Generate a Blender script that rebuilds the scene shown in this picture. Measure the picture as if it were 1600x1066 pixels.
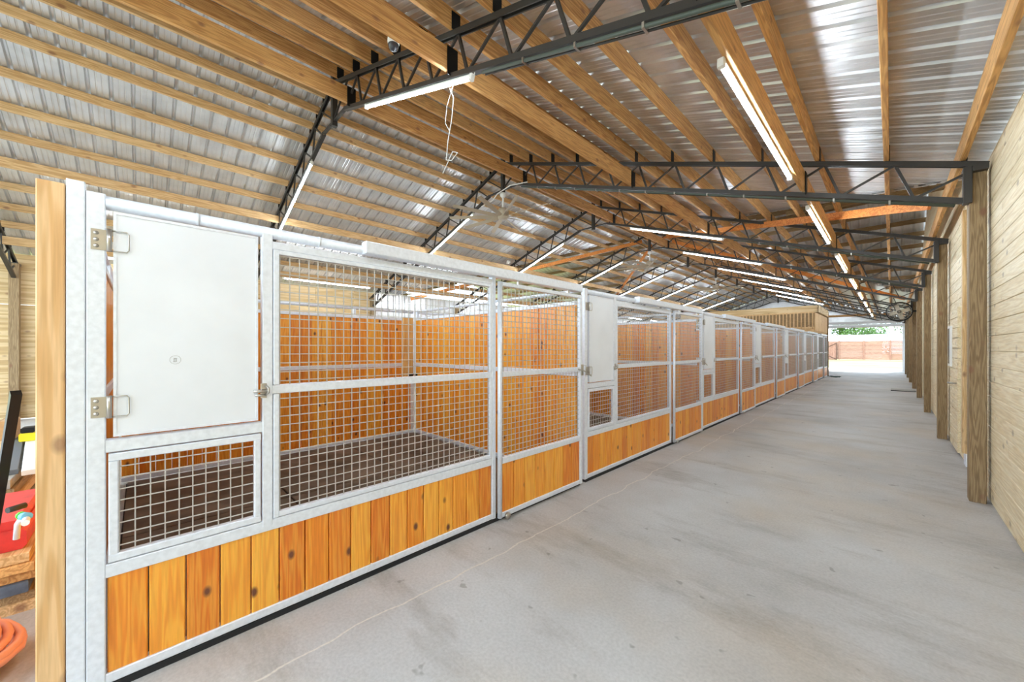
import bpy, math, random
from mathutils import Vector, Matrix
random.seed(7)
for o in list(bpy.data.objects): bpy.data.objects.remove(o)
SC = bpy.context.scene
COL = SC.collection
# ---------------------------------------------------------------- camera, sky, sun, exposure
H = 1.52
AIM = math.atan2(593, 587)
cd = bpy.data.cameras.new('camera'); cam = bpy.data.objects.new('camera', cd); COL.objects.link(cam)
cam.location = (0, 0, H); cam.rotation_euler = (math.pi/2, 0, AIM)
cd.sensor_width = 36; cd.lens = 587/1600*36; cd.shift_y = 11/1600; cd.clip_start = .03; cd.clip_end = 500
SC.camera = cam
SC.view_settings.view_transform = 'Standard'; SC.view_settings.look = 'None'
SC.view_settings.exposure = 1.15; SC.view_settings.gamma = 1; SC.view_settings.use_curve_mapping = False
SC.cycles.max_bounces = 7; SC.cycles.diffuse_bounces = 4; SC.cycles.glossy_bounces = 3
SC.cycles.sample_clamp_indirect = 6
W = bpy.data.worlds.new('sky'); SC.world = W; W.use_nodes = True
wb = W.node_tree.nodes['Background']; wb.inputs[0].default_value = (.74, .88, 1, 1); wb.inputs[1].default_value = 2.4
sl = bpy.data.lights.new('sun', 'SUN'); sl.energy = 2.6; sl.angle = .01; sl.color = (1, .95, .86)
so = bpy.data.objects.new('sun', sl); COL.objects.link(so); so.location = (0, 45, 20)
so.rotation_euler = Vector((-.25, -1, -.95)).to_track_quat('-Z', 'Y').to_euler()
TUBE = 46.0

# ---------------------------------------------------------------- material helpers
def lin(c): return tuple((x/12.92 if x <= .04045 else ((x+.055)/1.055)**2.4) for x in c) + (1,)
MATS = {}
def newmat(name):
    m = bpy.data.materials.new(name); m.use_nodes = True
    nt = m.node_tree; b = nt.nodes['Principled BSDF']
    return m, nt, b
def N(nt, t, **kw):
    n = nt.nodes.new(t)
    for k, v in kw.items():
        if k.startswith('i_'): n.inputs[k[2:].replace('_', ' ')].default_value = v
        else: setattr(n, k, v)
    return n
def mixc(nt, fac, a, b, mode='MIX'):
    n = nt.nodes.new('ShaderNodeMix'); n.data_type = 'RGBA'; n.blend_type = mode
    for sock, v in ((n.inputs[0], fac), (n.inputs[6], a), (n.inputs[7], b)):
        if hasattr(v, 'is_linked') or hasattr(v, 'links'): nt.links.new(v, sock)
        else: sock.default_value = v
    return n.outputs[2]
def ramp(nt, src, stops):
    r = nt.nodes.new('ShaderNodeValToRGB'); nt.links.new(src, r.inputs[0])
    e = r.color_ramp.elements
    while len(e) < len(stops): e.new(.5)
    for i, (p, c) in enumerate(stops): e[i].position = p; e[i].color = c if len(c) == 4 else (*c, 1)
    return r.outputs[0]
def objcoord(nt, island=True):
    tc = nt.nodes.new('ShaderNodeTexCoord'); oi = nt.nodes.new('ShaderNodeObjectInfo')
    v = nt.nodes.new('ShaderNodeVectorMath'); v.operation = 'MULTIPLY_ADD'
    cmb = nt.nodes.new('ShaderNodeCombineXYZ')
    rnd = oi.outputs['Random']
    if island:
        g = nt.nodes.new('ShaderNodeNewGeometry')
        ad = N(nt, 'ShaderNodeMath', operation='ADD'); nt.links.new(g.outputs['Random Per Island'], ad.inputs[0]); nt.links.new(rnd, ad.inputs[1])
        fr = N(nt, 'ShaderNodeMath', operation='FRACT'); nt.links.new(ad.outputs[0], fr.inputs[0]); rnd = fr.outputs[0]
    for i in range(3): nt.links.new(rnd, cmb.inputs[i])
    v.inputs[1].default_value = (37.3, 51.7, 23.9)
    nt.links.new(cmb.outputs[0], v.inputs[0]); nt.links.new(tc.outputs['Object'], v.inputs[2])
    return v.outputs[0], rnd
def wood(name, light, mid, dark, axis, rough=.5, knots=.5, knotcol=(.22, .09, .05), vary=.25, scale=1., island=True, grainmix=.6, coat=0, kscale=5.2):
    key = (name, axis)
    if key in MATS: return MATS[key]
    m, nt, b = newmat(name + '_' + axis)
    co, rnd = objcoord(nt, island)
    mp = N(nt, 'ShaderNodeMapping'); s = [1, 1, 1]; s['xyz'.index(axis)] = .055
    mp.inputs['Scale'].default_value = s; nt.links.new(co, mp.inputs[0])
    n1 = N(nt, 'ShaderNodeTexNoise', i_Scale=9*scale, i_Detail=2.); nt.links.new(mp.outputs[0], n1.inputs['Vector'])
    mul = N(nt, 'ShaderNodeMath', operation='MULTIPLY'); mul.inputs[1].default_value = 55; nt.links.new(n1.outputs[0], mul.inputs[0])
    sn = N(nt, 'ShaderNodeMath', operation='SINE'); nt.links.new(mul.outputs[0], sn.inputs[0])
    mr = N(nt, 'ShaderNodeMapRange'); mr.inputs[1].default_value = -1; nt.links.new(sn.outputs[0], mr.inputs[0])
    n2 = N(nt, 'ShaderNodeTexNoise', i_Scale=90*scale, i_Detail=2.); nt.links.new(mp.outputs[0], n2.inputs['Vector'])
    col = ramp(nt, mr.outputs[0], [(0, lin(tuple(.5*a+.5*b_ for a, b_ in zip(mid, dark)))), (.3, lin(mid)), (.8, lin(light))])
    fine = ramp(nt, n2.outputs[0], [(.35, (.72, .68, .62)), (.6, (1, 1, 1))])
    col = mixc(nt, grainmix, col, fine, 'MULTIPLY')
    tint = ramp(nt, rnd, [(0, lin(dark)), (.5, lin(mid)), (1, lin(light))])
    col = mixc(nt, vary, col, tint)
    # knots
    mk = N(nt, 'ShaderNodeMapping'); ks = [1, 1, 1]; ks['xyz'.index(axis)] = .62; mk.inputs['Scale'].default_value = ks
    nt.links.new(co, mk.inputs[0])
    vo = N(nt, 'ShaderNodeTexVoronoi', i_Scale=kscale); nt.links.new(mk.outputs[0], vo.inputs['Vector'])
    kn = ramp(nt, vo.outputs['Distance'], [(.07, (1, 1, 1)), (.13, (.35, .35, .35)), (.16, (0, 0, 0))])
    km = N(nt, 'ShaderNodeMath', operation='MULTIPLY'); km.inputs[1].default_value = knots; nt.links.new(kn, km.inputs[0])
    col = mixc(nt, km.outputs[0], col, (*knotcol, 1))
    nt.links.new(col, b.inputs['Base Color']); b.inputs['Roughness'].default_value = rough
    b.inputs['Coat Weight'].default_value = coat; b.inputs['Coat Roughness'].default_value = .2
    bp = N(nt, 'ShaderNodeBump', i_Strength=.12, i_Distance=.002); nt.links.new(n2.outputs[0], bp.inputs['Height'])
    nt.links.new(bp.outputs[0], b.inputs['Normal'])
    MATS[key] = m; return m
def stained(ax): return wood('stained_pine', (1.0, .73, .27), (.96, .59, .15), (.84, .42, .09), ax, .36, 1.0, vary=.55, coat=.2, knotcol=(.16, .05, .02), grainmix=.9, scale=1.35, kscale=7.2)
def golden(ax): return wood('golden_pine', (.90, .71, .45), (.77, .56, .33), (.62, .43, .23), ax, .6, .7, vary=.4, scale=1.5, grainmix=.8)
def palepine(ax): return wood('pale_pine', (.92, .79, .60), (.82, .67, .46), (.74, .57, .37), ax, .65, .7, vary=.35, scale=1.5, grainmix=.8)
def cream(ax): return wood('cream_board', (.97, .92, .80), (.93, .86, .71), (.89, .81, .65), ax, .6, .6, (.30, .22, .14), vary=.3)
def treated(ax): return wood('treated_post', (.68, .58, .43), (.56, .46, .32), (.46, .37, .26), ax, .7, .6, vary=.35, scale=2.2, grainmix=.9)
def ply(ax): return wood('plywood', (.88, .78, .60), (.80, .68, .48), (.74, .61, .42), ax, .6, .5, vary=.2, scale=.35)
def redwood(ax): return wood('fence_wood', (.74, .57, .50), (.64, .46, .39), (.56, .40, .34), ax, .8, .2, vary=.4)
def plain(name, c, rough=.5, metal=0, noise=.0, nscale=20, spec=.5, bump=0):
    if name in MATS: return MATS[name]
    m, nt, b = newmat(name)
    b.inputs['Metallic'].default_value = metal; b.inputs['Roughness'].default_value = rough
    b.inputs['Specular IOR Level'].default_value = spec
    if noise:
        co, rnd = objcoord(nt, False)
        n = N(nt, 'ShaderNodeTexNoise', i_Scale=nscale, i_Detail=4.); nt.links.new(co, n.inputs['Vector'])
        c2 = tuple(x*(1-noise) for x in c)
        cc = ramp(nt, n.outputs[0], [(.3, lin(c2)), (.65, lin(c))]); nt.links.new(cc, b.inputs['Base Color'])
        if bump:
            bp = N(nt, 'ShaderNodeBump', i_Strength=bump, i_Distance=.004); nt.links.new(n.outputs[0], bp.inputs['Height']); nt.links.new(bp.outputs[0], b.inputs['Normal'])
    else: b.inputs['Base Color'].default_value = lin(c)
    MATS[name] = m; return m
def emit(name, c, s):
    m, nt, b = newmat(name); b.inputs['Base Color'].default_value = lin(c)
    b.inputs['Emission Color'].default_value = (*c, 1); b.inputs['Emission Strength'].default_value = s
    return m
GALV = plain('galvanised_steel', (.93, .95, .985), .40, .22, .05, 40)
GALVDOOR = plain('galvanised_sheet', (.94, .96, .995), .38, .2, .03, 3)
WIRE = plain('galvanised_wire', (.76, .75, .73), .45, .3)
BLACK = plain('black_painted_steel', (.25, .24, .23), .45, .3)
DARKBR = plain('black_bracket', (.06, .06, .06), .5, .3)
RUBBER = plain('black_rubber', (.12, .12, .13), .8)
ROOFM = plain('galvalume_sheet', (.87, .87, .87), .34, .62, .10, 3)
WHITEM = plain('white_sheet', (.92, .93, .94), .5, 0)
WHITE = plain('white_plastic', (.93, .93, .92), .4)
FANM = plain('tan_fan_metal', (.78, .73, .64), .45, .2)
LED = emit('led_diffuser', (.80, .91, 1.0), TUBE)
STEEL = plain('bright_steel', (.75, .73, .70), .28, .9)
GREENC = plain('grey_green_conduit', (.30, .34, .31), .5)
# rubber mat
def matmat():
    m, nt, b = newmat('stall_mat'); co, r = objcoord(nt, False)
    n = N(nt, 'ShaderNodeTexNoise', i_Scale=3., i_Detail=6.); nt.links.new(co, n.inputs['Vector'])
    nt.links.new(ramp(nt, n.outputs[0], [(.3, lin((.34, .29, .25))), (.7, lin((.52, .46, .40)))]), b.inputs['Base Color'])
    b.inputs['Roughness'].default_value = .85; return m
MAT = matmat()
def concrete():
    m, nt, b = newmat('concrete'); co, r = objcoord(nt, False)
    big = N(nt, 'ShaderNodeTexNoise', i_Scale=.55, i_Detail=8., i_Roughness=.62); nt.links.new(co, big.inputs['Vector'])
    c1 = ramp(nt, big.outputs[0], [(.25, lin((.63, .61, .59))), (.5, lin((.745, .735, .73))), (.75, lin((.82, .82, .825)))])
    mp = N(nt, 'ShaderNodeMapping'); mp.inputs['Scale'].default_value = (.5, 1.6, 1); nt.links.new(co, mp.inputs[0])
    st = N(nt, 'ShaderNodeTexNoise', i_Scale=1.3, i_Detail=7., i_Roughness=.7); nt.links.new(mp.outputs[0], st.inputs['Vector'])
    c2 = mixc(nt, ramp(nt, st.outputs[0], [(.52, (0, 0, 0)), (.78, (.75, .75, .75))]), c1, lin((.50, .46, .41)))
    warm = N(nt, 'ShaderNodeTexNoise', i_Scale=.9, i_Detail=3.); nt.links.new(co, warm.inputs['Vector'])
    c2 = mixc(nt, ramp(nt, warm.outputs[0], [(.5, (0, 0, 0)), (.75, (.3, .3, .3))]), c2, lin((.80, .70, .56)))
    vo = N(nt, 'ShaderNodeTexNoise', i_Scale=9., i_Detail=2.); nt.links.new(co, vo.inputs['Vector'])
    c3 = mixc(nt, ramp(nt, vo.outputs[0], [(.715, (0, 0, 0)), (.75, (.45, .45, .45))]), c2, lin((.42, .40, .37)))
    sx = N(nt, 'ShaderNodeSeparateXYZ'); tcx = N(nt, 'ShaderNodeTexCoord'); nt.links.new(tcx.outputs['Object'], sx.inputs[0])
    wz = N(nt, 'ShaderNodeTexNoise', i_Scale=1.6, i_Detail=6.); nt.links.new(tcx.outputs['Object'], wz.inputs['Vector'])
    m1 = N(nt, 'ShaderNodeMath', operation='MULTIPLY_ADD'); m1.inputs[1].default_value = .22; m1.inputs[2].default_value = 1.93; nt.links.new(wz.outputs[0], m1.inputs[0])
    m2 = N(nt, 'ShaderNodeMath', operation='ADD'); nt.links.new(m1.outputs[0], m2.inputs[0]); nt.links.new(sx.outputs[0], m2.inputs[1])
    m3 = N(nt, 'ShaderNodeMath', operation='ABSOLUTE'); nt.links.new(m2.outputs[0], m3.inputs[0])
    c3 = mixc(nt, ramp(nt, m3.outputs[0], [(.003, (.75, .75, .75)), (.007, (0, 0, 0))]), c3, lin((.90, .87, .82)))
    fine = N(nt, 'ShaderNodeTexNoise', i_Scale=60., i_Detail=4.); nt.links.new(co, fine.inputs['Vector'])
    c4 = mixc(nt, .5, c3, ramp(nt, fine.outputs[0], [(.3, (.72, .72, .72)), (.65, (1, 1, 1))]), 'MULTIPLY')
    nt.links.new(c4, b.inputs['Base Color']); b.inputs['Roughness'].default_value = .62
    bp = N(nt, 'ShaderNodeBump', i_Strength=.25, i_Distance=.004); nt.links.new(fine.outputs[0], bp.inputs['Height']); nt.links.new(bp.outputs[0], b.inputs['Normal'])
    return m
CONC = concrete()

# ---------------------------------------------------------------- mesh helpers
class MB:
    def __init__(s): s.v = []; s.f = []; s.sm = []
    def add(s, vs, fs, smooth=False):
        k = len(s.v); s.v += [tuple(p) for p in vs]; s.f += [tuple(i+k for i in f) for f in fs]; s.sm += [smooth]*len(fs); return s
    def box(s, x0, x1, y0, y1, z0, z1, bev=0):
        if bev <= 0:
            vs = [(x, y, z) for x in (x0, x1) for y in (y0, y1) for z in (z0, z1)]
            return s.add(vs, [(0, 1, 3, 2), (4, 6, 7, 5), (0, 4, 5, 1), (2, 3, 7, 6), (0, 2, 6, 4), (1, 5, 7, 3)])
        # chamfered along the longest axis
        d = [x1-x0, y1-y0, z1-z0]; a = d.index(max(d)); lo = [x0, y0, z0]; hi = [x1, y1, z1]
        i, j = [(1, 2), (2, 0), (0, 1)][a]
        b = min(bev, d[i]*.45, d[j]*.45)
        ring = [(lo[i]+b, lo[j]), (hi[i]-b, lo[j]), (hi[i], lo[j]+b), (hi[i], hi[j]-b), (hi[i]-b, hi[j]), (lo[i]+b, hi[j]), (lo[i], hi[j]-b), (lo[i], lo[j]+b)]
        vs = []
        for e in (lo[a], hi[a]):
            for (p, q) in ring:
                t = [0, 0, 0]; t[a] = e; t[i] = p; t[j] = q; vs.append(t)
        fs = [tuple(range(7, -1, -1)), tuple(range(8, 16))] + [(k, (k+1) % 8, (k+1) % 8+8, k+8) for k in range(8)]
        return s.add(vs, fs)
    def bar(s, p, q, w, h=None, up=(0, 0, 1)):      # rectangular member from p to q, w across, h along up
        h = h or w; p = Vector(p); q = Vector(q); d = (q-p).normalized(); u = Vector(up)
        r = d.cross(u)
        if r.length < 1e-4: r = d.cross(Vector((0, 1, 0)))
        r.normalize(); u = r.cross(d).normalized()
        vs = [e+r*a*w/2+u*b*h/2 for e in (p, q) for a, b in ((-1, -1), (1, -1), (1, 1), (-1, 1))]
        return s.add(vs, [(3, 2, 1, 0), (4, 5, 6, 7), (0, 1, 5, 4), (1, 2, 6, 5), (2, 3, 7, 6), (3, 0, 4, 7)])
    def tube(s, pts, r, n=10, cap=True, closed=False):
        pts = [Vector(p) for p in pts]; vs = []; prev = None
        rr = r if isinstance(r, (list, tuple)) else [r]*len(pts)
        for i, p in enumerate(pts):
            if closed: d = pts[(i+1) % len(pts)]-pts[i-1]
            else: d = pts[min(i+1, len(pts)-1)]-pts[max(i-1, 0)]
            d.normalize()
            if prev is None:
                a = d.orthogonal().normalized()
            else:
                a = prev-d*prev.dot(d)
                a = a.normalized() if a.length > 1e-5 else d.orthogonal().normalized()
            prev = a; b = d.cross(a)
            for k in range(n):
                t = 2*math.pi*k/n; vs.append(p+(a*math.cos(t)+b*math.sin(t))*rr[i])
        fs = []; m = len(pts)
        for i in range(m if closed else m-1):
            j = (i+1) % m
            for k in range(n): fs.append((i*n+k, i*n+(k+1) % n, j*n+(k+1) % n, j*n+k))
        s.add(vs, fs, True)
        if cap and not closed:
            k0 = len(s.v)-m*n
            s.f += [tuple(k0+k for k in range(n-1, -1, -1)), tuple(k0+(m-1)*n+k for k in range(n))]; s.sm += [False, False]
        return s
    def lathe(s, prof, c=(0, 0, 0), n=24, axis='z'):
        vs = []
        for (r, z) in prof:
            for k in range(n):
                t = 2*math.pi*k/n; a, b = r*math.cos(t), r*math.sin(t)
                v = (a, b, z) if axis == 'z' else ((a, z, b) if axis == 'y' else (z, a, b))
                vs.append((v[0]+c[0], v[1]+c[1], v[2]+c[2]))
        fs = [(i*n+k, i*n+(k+1) % n, (i+1)*n+(k+1) % n, (i+1)*n+k) for i in range(len(prof)-1) for k in range(n)]
        return s.add(vs, fs, True)
    def build(s, name, mat, parent=None, loc=None, mesh_origin=None):
        me = bpy.data.meshes.new(name)
        if mesh_origin: s.v = [(a-mesh_origin[0], b-mesh_origin[1], c-mesh_origin[2]) for a, b, c in s.v]; loc = mesh_origin
        me.from_pydata(s.v, [], s.f); me.polygons.foreach_set('use_smooth', s.sm)
        me.materials.append(mat); me.update()
        o = bpy.data.objects.new(name, me); COL.objects.link(o)
        if loc: o.location = loc
        if parent: o.parent = parent
        return o
def B(x0, x1, y0, y1, z0, z1, bev=0): return MB().box(x0, x1, y0, y1, z0, z1, bev)
def tag(o, label=None, cat=None, group=None, kind=None):
    if label: o['label'] = label
    if cat: o['category'] = cat
    if group: o['group'] = group
    if kind: o['kind'] = kind
    return o
def empty(name, loc, rz=0):
    o = bpy.data.objects.new(name, None); COL.objects.link(o); o.location = loc; o.rotation_euler = (0, 0, rz); o.empty_display_size = .1; return o
def struct(o): o['kind'] = 'structure'; return o
KIDS = {}
def children(o): return [c for c in bpy.data.objects if c.parent == o]
def copy_tree(o, parent=None, kids=None):
    c = o.copy(); COL.objects.link(c)
    if parent: c.parent = parent
    for ch in (kids if kids is not None else children(o)): copy_tree(ch, c)
    return c
ORD = ['first', 'second', 'third', 'fourth', 'fifth', 'sixth', 'seventh', 'eighth', 'ninth', 'tenth', 'eleventh', 'twelfth', 'thirteenth']

# ---------------------------------------------------------------- layout numbers (metres)
RX = -6.2                                   # ridge line
YT = [-1.87]+[2.18+3.67*(i-1) for i in range(1, 11)]   # truss stations T0..T10
YC = 13.8                                   # cross gable ridge
YE = 35.3                                   # far gable wall
YB = -3.3                                   # open end behind the camera
XR = .68; XL = -13.05
def zct(x): return 5.73-.35*abs(x-RX)       # top of truss top chord
def zroof(x): return zct(x)+.20
def zbc(x): return 5.25-.337*abs(x-RX)      # bottom chord centre

# ---------------------------------------------------------------- floor, ground
struct(B(XL-.2, XR+.2, YB-4, YE, -.12, 0).build('floor', CONC))
struct(B(-8, 3, YE, YE+3.2, -.14, -.02).build('trim_9', CONC))
def grassmat():
    m, nt, b = newmat('dry_grass'); co, r = objcoord(nt, False)
    n = N(nt, 'ShaderNodeTexNoise', i_Scale=.35, i_Detail=8.); nt.links.new(co, n.inputs['Vector'])
    nt.links.new(ramp(nt, n.outputs[0], [(.3, lin((.44, .47, .20))), (.7, lin((.62, .60, .40)))]), b.inputs['Base Color']); b.inputs['Roughness'].default_value = .9
    return m
yard = MB(); yard.box(-70, 60, YE+3.2, 140, -.3, -.06); yard.box(-70, XL-.3, -30, YE+3.2, -.3, -.06); yard.box(XR+6, 60, -30, YE+3.2, -.3, -.06)
yard.box(XL-.3, XR+6, -30, YB-4, -.3, -.06)
struct(yard.build('ground', grassmat()))

# ---------------------------------------------------------------- roof sheets (real ribs)
def rib_profile(y0, y1):
    out = []; y = y0; P = .2286
    while y < y1-1e-6:
        for dy, dz in ((0, 0), (.016, .034), (.036, .034), (.052, 0), (.100, 0), (.106, .005), (.116, .005), (.122, 0), (.160, 0), (.166, .005), (.176, .005), (.182, 0)):
            if y+dy <= y1: out.append((y+dy, dz))
        y += P
    out.append((y1, 0)); return out
def slope_sheet(side):
    m = MB(); pr = rib_profile(YB, YE+.3); eave = XR+.45 if side > 0 else XL-.45
    xa, xb = [], []
    for y, dz in pr:
        k = abs(y-YC)                      # inside the cross gable the sheet stops at the valley
        inner = RX; outer = eave
        if k < abs(eave-RX): outer = RX+side*(k+.07)
        xa.append((inner, y, zroof(inner)+dz)); xb.append((outer, y, zroof(outer)+dz))
    n = len(pr); vs = xa+xb
    fs = [(i, i+1, n+i+1, n+i) for i in range(n-1)]
    return m.add(vs, fs)
def cross_sheet(side, dirn):               # dirn -1: slope facing the camera end, +1 the far one
    m = MB(); L = 7.3; x = rib_profile(0, 12.5); vs0, vs1 = [], []
    for d, dz in x:
        X = RX+side*d; yv = YC+dirn*min(d+.07, L); vs0.append((X, YC, zroof(RX)+dz)); vs1.append((X, yv, zroof(RX)-.35*abs(yv-YC)+dz))
    n = len(x); return m.add(vs0+vs1, [(i, i+1, n+i+1, n+i) for i in range(n-1)])
struct(slope_sheet(1).build('ceiling', ROOFM)); struct(slope_sheet(-1).build('ceiling.001', ROOFM))
for sd in (1, -1):
    for dr in (-1, 1): struct(cross_sheet(sd, dr).build('ceiling', ROOFM))
for yy in (6.95, 20.65): struct(B(XR+.06, 6.4, yy-.03, yy+.03, 0, 3.4).build('wall_wing_added', cream('x')))  # unseen wing walls, added to keep daylight out of the cross gable
struct(B(6.4, 6.45, 6.9, 20.7, 0, 3.4).build('wall_wing_added', cream('y')))
mgb = MB(); mgb.add([(6.4, 6.9, 3.4), (6.4, 20.7, 3.4), (6.4, YC, 5.9), (6.45, 6.9, 3.4), (6.45, 20.7, 3.4), (6.45, YC, 5.9)], [(0, 1, 2), (5, 4, 3), (0, 2, 5, 3), (1, 4, 5, 2)]); struct(mgb.build('wall_wing_added', ROOFM))  # unseen gable end, added to shut the sky out of the wing
# ridge cap
rc = MB(); rc.add([(RX-.2, YB, zroof(RX)-.03), (RX, YB, zroof(RX)+.05), (RX+.2, YB, zroof(RX)-.03), (RX-.2, YE, zroof(RX)-.03), (RX, YE, zroof(RX)+.05), (RX+.2, YE, zroof(RX)-.03)], [(0, 1, 4, 3), (1, 2, 5, 4)])
struct(rc.build('trim_1', ROOFM))

# ---------------------------------------------------------------- walls
def plank_wall(x, y0, y1, z0, ztop, th=.02, pitch=.147, side=-1):
    m = MB(); z = z0
    while z < ztop(y0)+2.2:
        y = y0-random.uniform(0, 2.4)
        while y < y1:
            L = random.choice((2.44, 3.66, 3.66, 4.88, 1.83)); a = max(y, y0); b_ = min(y+L, y1)-.003; y += L
            if b_-a < .02: continue
            zt = z+pitch-.003
            # keep below the roof line at both ends
            segs = [(a, b_)]
            if z > ztop(a)-.01 or z > ztop(b_)-.01 or zt > min(ztop(a), ztop(b_)):
                segs = []; q = a
                while q < b_-.01:
                    e = min(q+.12, b_)
                    if zt <= min(ztop(q), ztop(e))+.05: segs.append((q, e))
                    q = e
                mm = []
                for sgm in segs:
                    if mm and abs(mm[-1][1]-sgm[0]) < 1e-6: mm[-1] = (mm[-1][0], sgm[1])
                    else: mm.append(sgm)
                segs = mm
            for (p, q) in segs:
                m.box(x, x+th, p, q, z, zt, .004)
        z += pitch
    return m
def ztop_right(y):
    k = abs(y-YC)
    base = zroof(XR)-.03
    return max(base, zroof(RX)-.35*k-.06) if k < 6.9 else base
struct(plank_wall(XR, YB, 27.6, .02, ztop_right).build('wall_right', cream('y')))
bk = MB(); bk.box(XR+.02, XR+.05, YB, YE, 0, 3.45); struct(bk.build('wall_right_sheathing', cream('y')))
# white ribbed sheet on the last bays of the right wall
def ribbed_wall(x, y0, y1, z0, z1, out=-1):
    pr = rib_profile(y0, y1); n = len(pr)
    vs = [(x+out*dz, y, z0) for y, dz in pr]+[(x+out*dz, y, z1) for y, dz in pr]
    return MB().add(vs, [(i, i+1, n+i+1, n+i) for i in range(n-1)])
struct(ribbed_wall(XR, 27.6, YE, 0, 3.45).build('wall_right_end', WHITEM))
# left wall: plywood first, ribbed sheet after it
pl = MB(); y = YB
while y < 6:
    pl.box(XL-.02, XL, y, min(y+1.215, 6), .02, 2.44); pl.box(XL-.02, XL, y, min(y+1.215, 6), 2.445, 3.52); y += 1.22
struct(pl.build('wall_left', ply('y')))
struct(ribbed_wall(XL, 6, YE, 0, 3.53, 1).build('wall_left_end', ROOFM))
# far gable wall with the aisle opening
def gable():
    m = MB(); P = .2286; x = XL
    while x < XR:
        x1 = min(x+P, XR); zt = zroof((x+x1)/2)-.02
        z0 = 0
        if -3.3 < (x+x1)/2 < .56: z0 = 3.28
        m.box(x, x1-.03, YE, YE+.02, z0, zt); m.box(x1-.03, x1, YE-.02, YE+.02, z0, zt)
        x = x1
    return m
struct(gable().build('wall_back', ROOFM))
struct(B(.50, XR, YE-.06, YE+.06, 0, 3.3).build('trim_2', WHITEM))
struct(B(-3.42, -3.28, YE-.1, YE+.04, 0, 3.9).build('trim_3', treated('z')))
struct(B(-3.3, .6, YE-.10, YE-.04, 3.72, 3.86).build('trim_4', golden('x')))
# rolled-up overhead door
dr = empty('overhead_door', (-1.35, YE-.2, 2.95)); tag(dr, 'white overhead door raised above the far aisle opening', 'door')
d = MB()
for k in range(2): d.box(-1.9, 1.9, -.02+k*-.10, .02+k*-.10, .0+.2*k, .2+.2*k-.01, .01)
d.build('door_panel', WHITEM, dr)
for s_ in (-1, 1): B(s_*1.93-.03, s_*1.93+.03, -.05, .05, -2.95, .45).build('track', WHITEM, dr)
B(-1.9, 1.9, -.03, .03, -.03, 0).build('bottom_seal', plain('cream_seal', (.88, .84, .72), .6), dr)

# right timber posts
for i in range(0, 10):
    y = YT[i]
    o = B(-.055, .055, 0, .15, 0, 3.29, .006).build('timber_post', treated('z'), loc=(.598, y, 0))
    tag(o, f'rough brown timber post on the right plank wall under the {ORD[i-1] if i else "rearmost"} roof truss' if i else 'rough brown timber post on the right wall behind the camera end', 'post', 'posts along the right plank wall')
    o = B(-.075, .075, -.07, .07, 0, 3.29, .006).build('timber_post', treated('z'), loc=(-12.93, y, 0))
    tag(o, 'weathered timber post on the left plywood wall, seen left of the stalls' if i == 0 else f'timber post on the far left wall under the {ORD[i-1]} roof truss', 'post', 'posts along the left wall')
# battens and plank door on the right wall
for k, (y, nm) in enumerate(((7.55, 'first'), (11.4, 'second'), (15.0, 'third'))):
    struct(B(XR-.035, XR, y, y+.09, .16, 3.3, .004).build(f'trim_{5+k}', palepine('z')))
struct(B(XR-.012, XR, 7.5, 7.7, 0, .16).build('trim_8', GALV))
dw = empty('door_1', (XR, 8.15, 0)); struct(dw)
mm = MB(); z = .05
while z < 2.1: mm.box(-.03, 0, 0, .95, z, z+.14, .004); z += .147
mm.build('door_leaf', cream('y'), dw)
wf = MB(); wf.box(-.055, -.03, .62, .92, 1.24, 1.86); wf.build('window_frame', WHITE, dw)
gl = plain('grey_glass', (.55, .60, .64), .08, 0, spec=.8)
B(-.058, -.054, .66, .88, 1.28, 1.82).build('glass_pane', gl, dw)
MB().tube([(-.03, .1, 1.02), (-.10, .1, 1.02), (-.10, .22, 1.02)], .012).build('door_handle', STEEL, dw)

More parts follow.
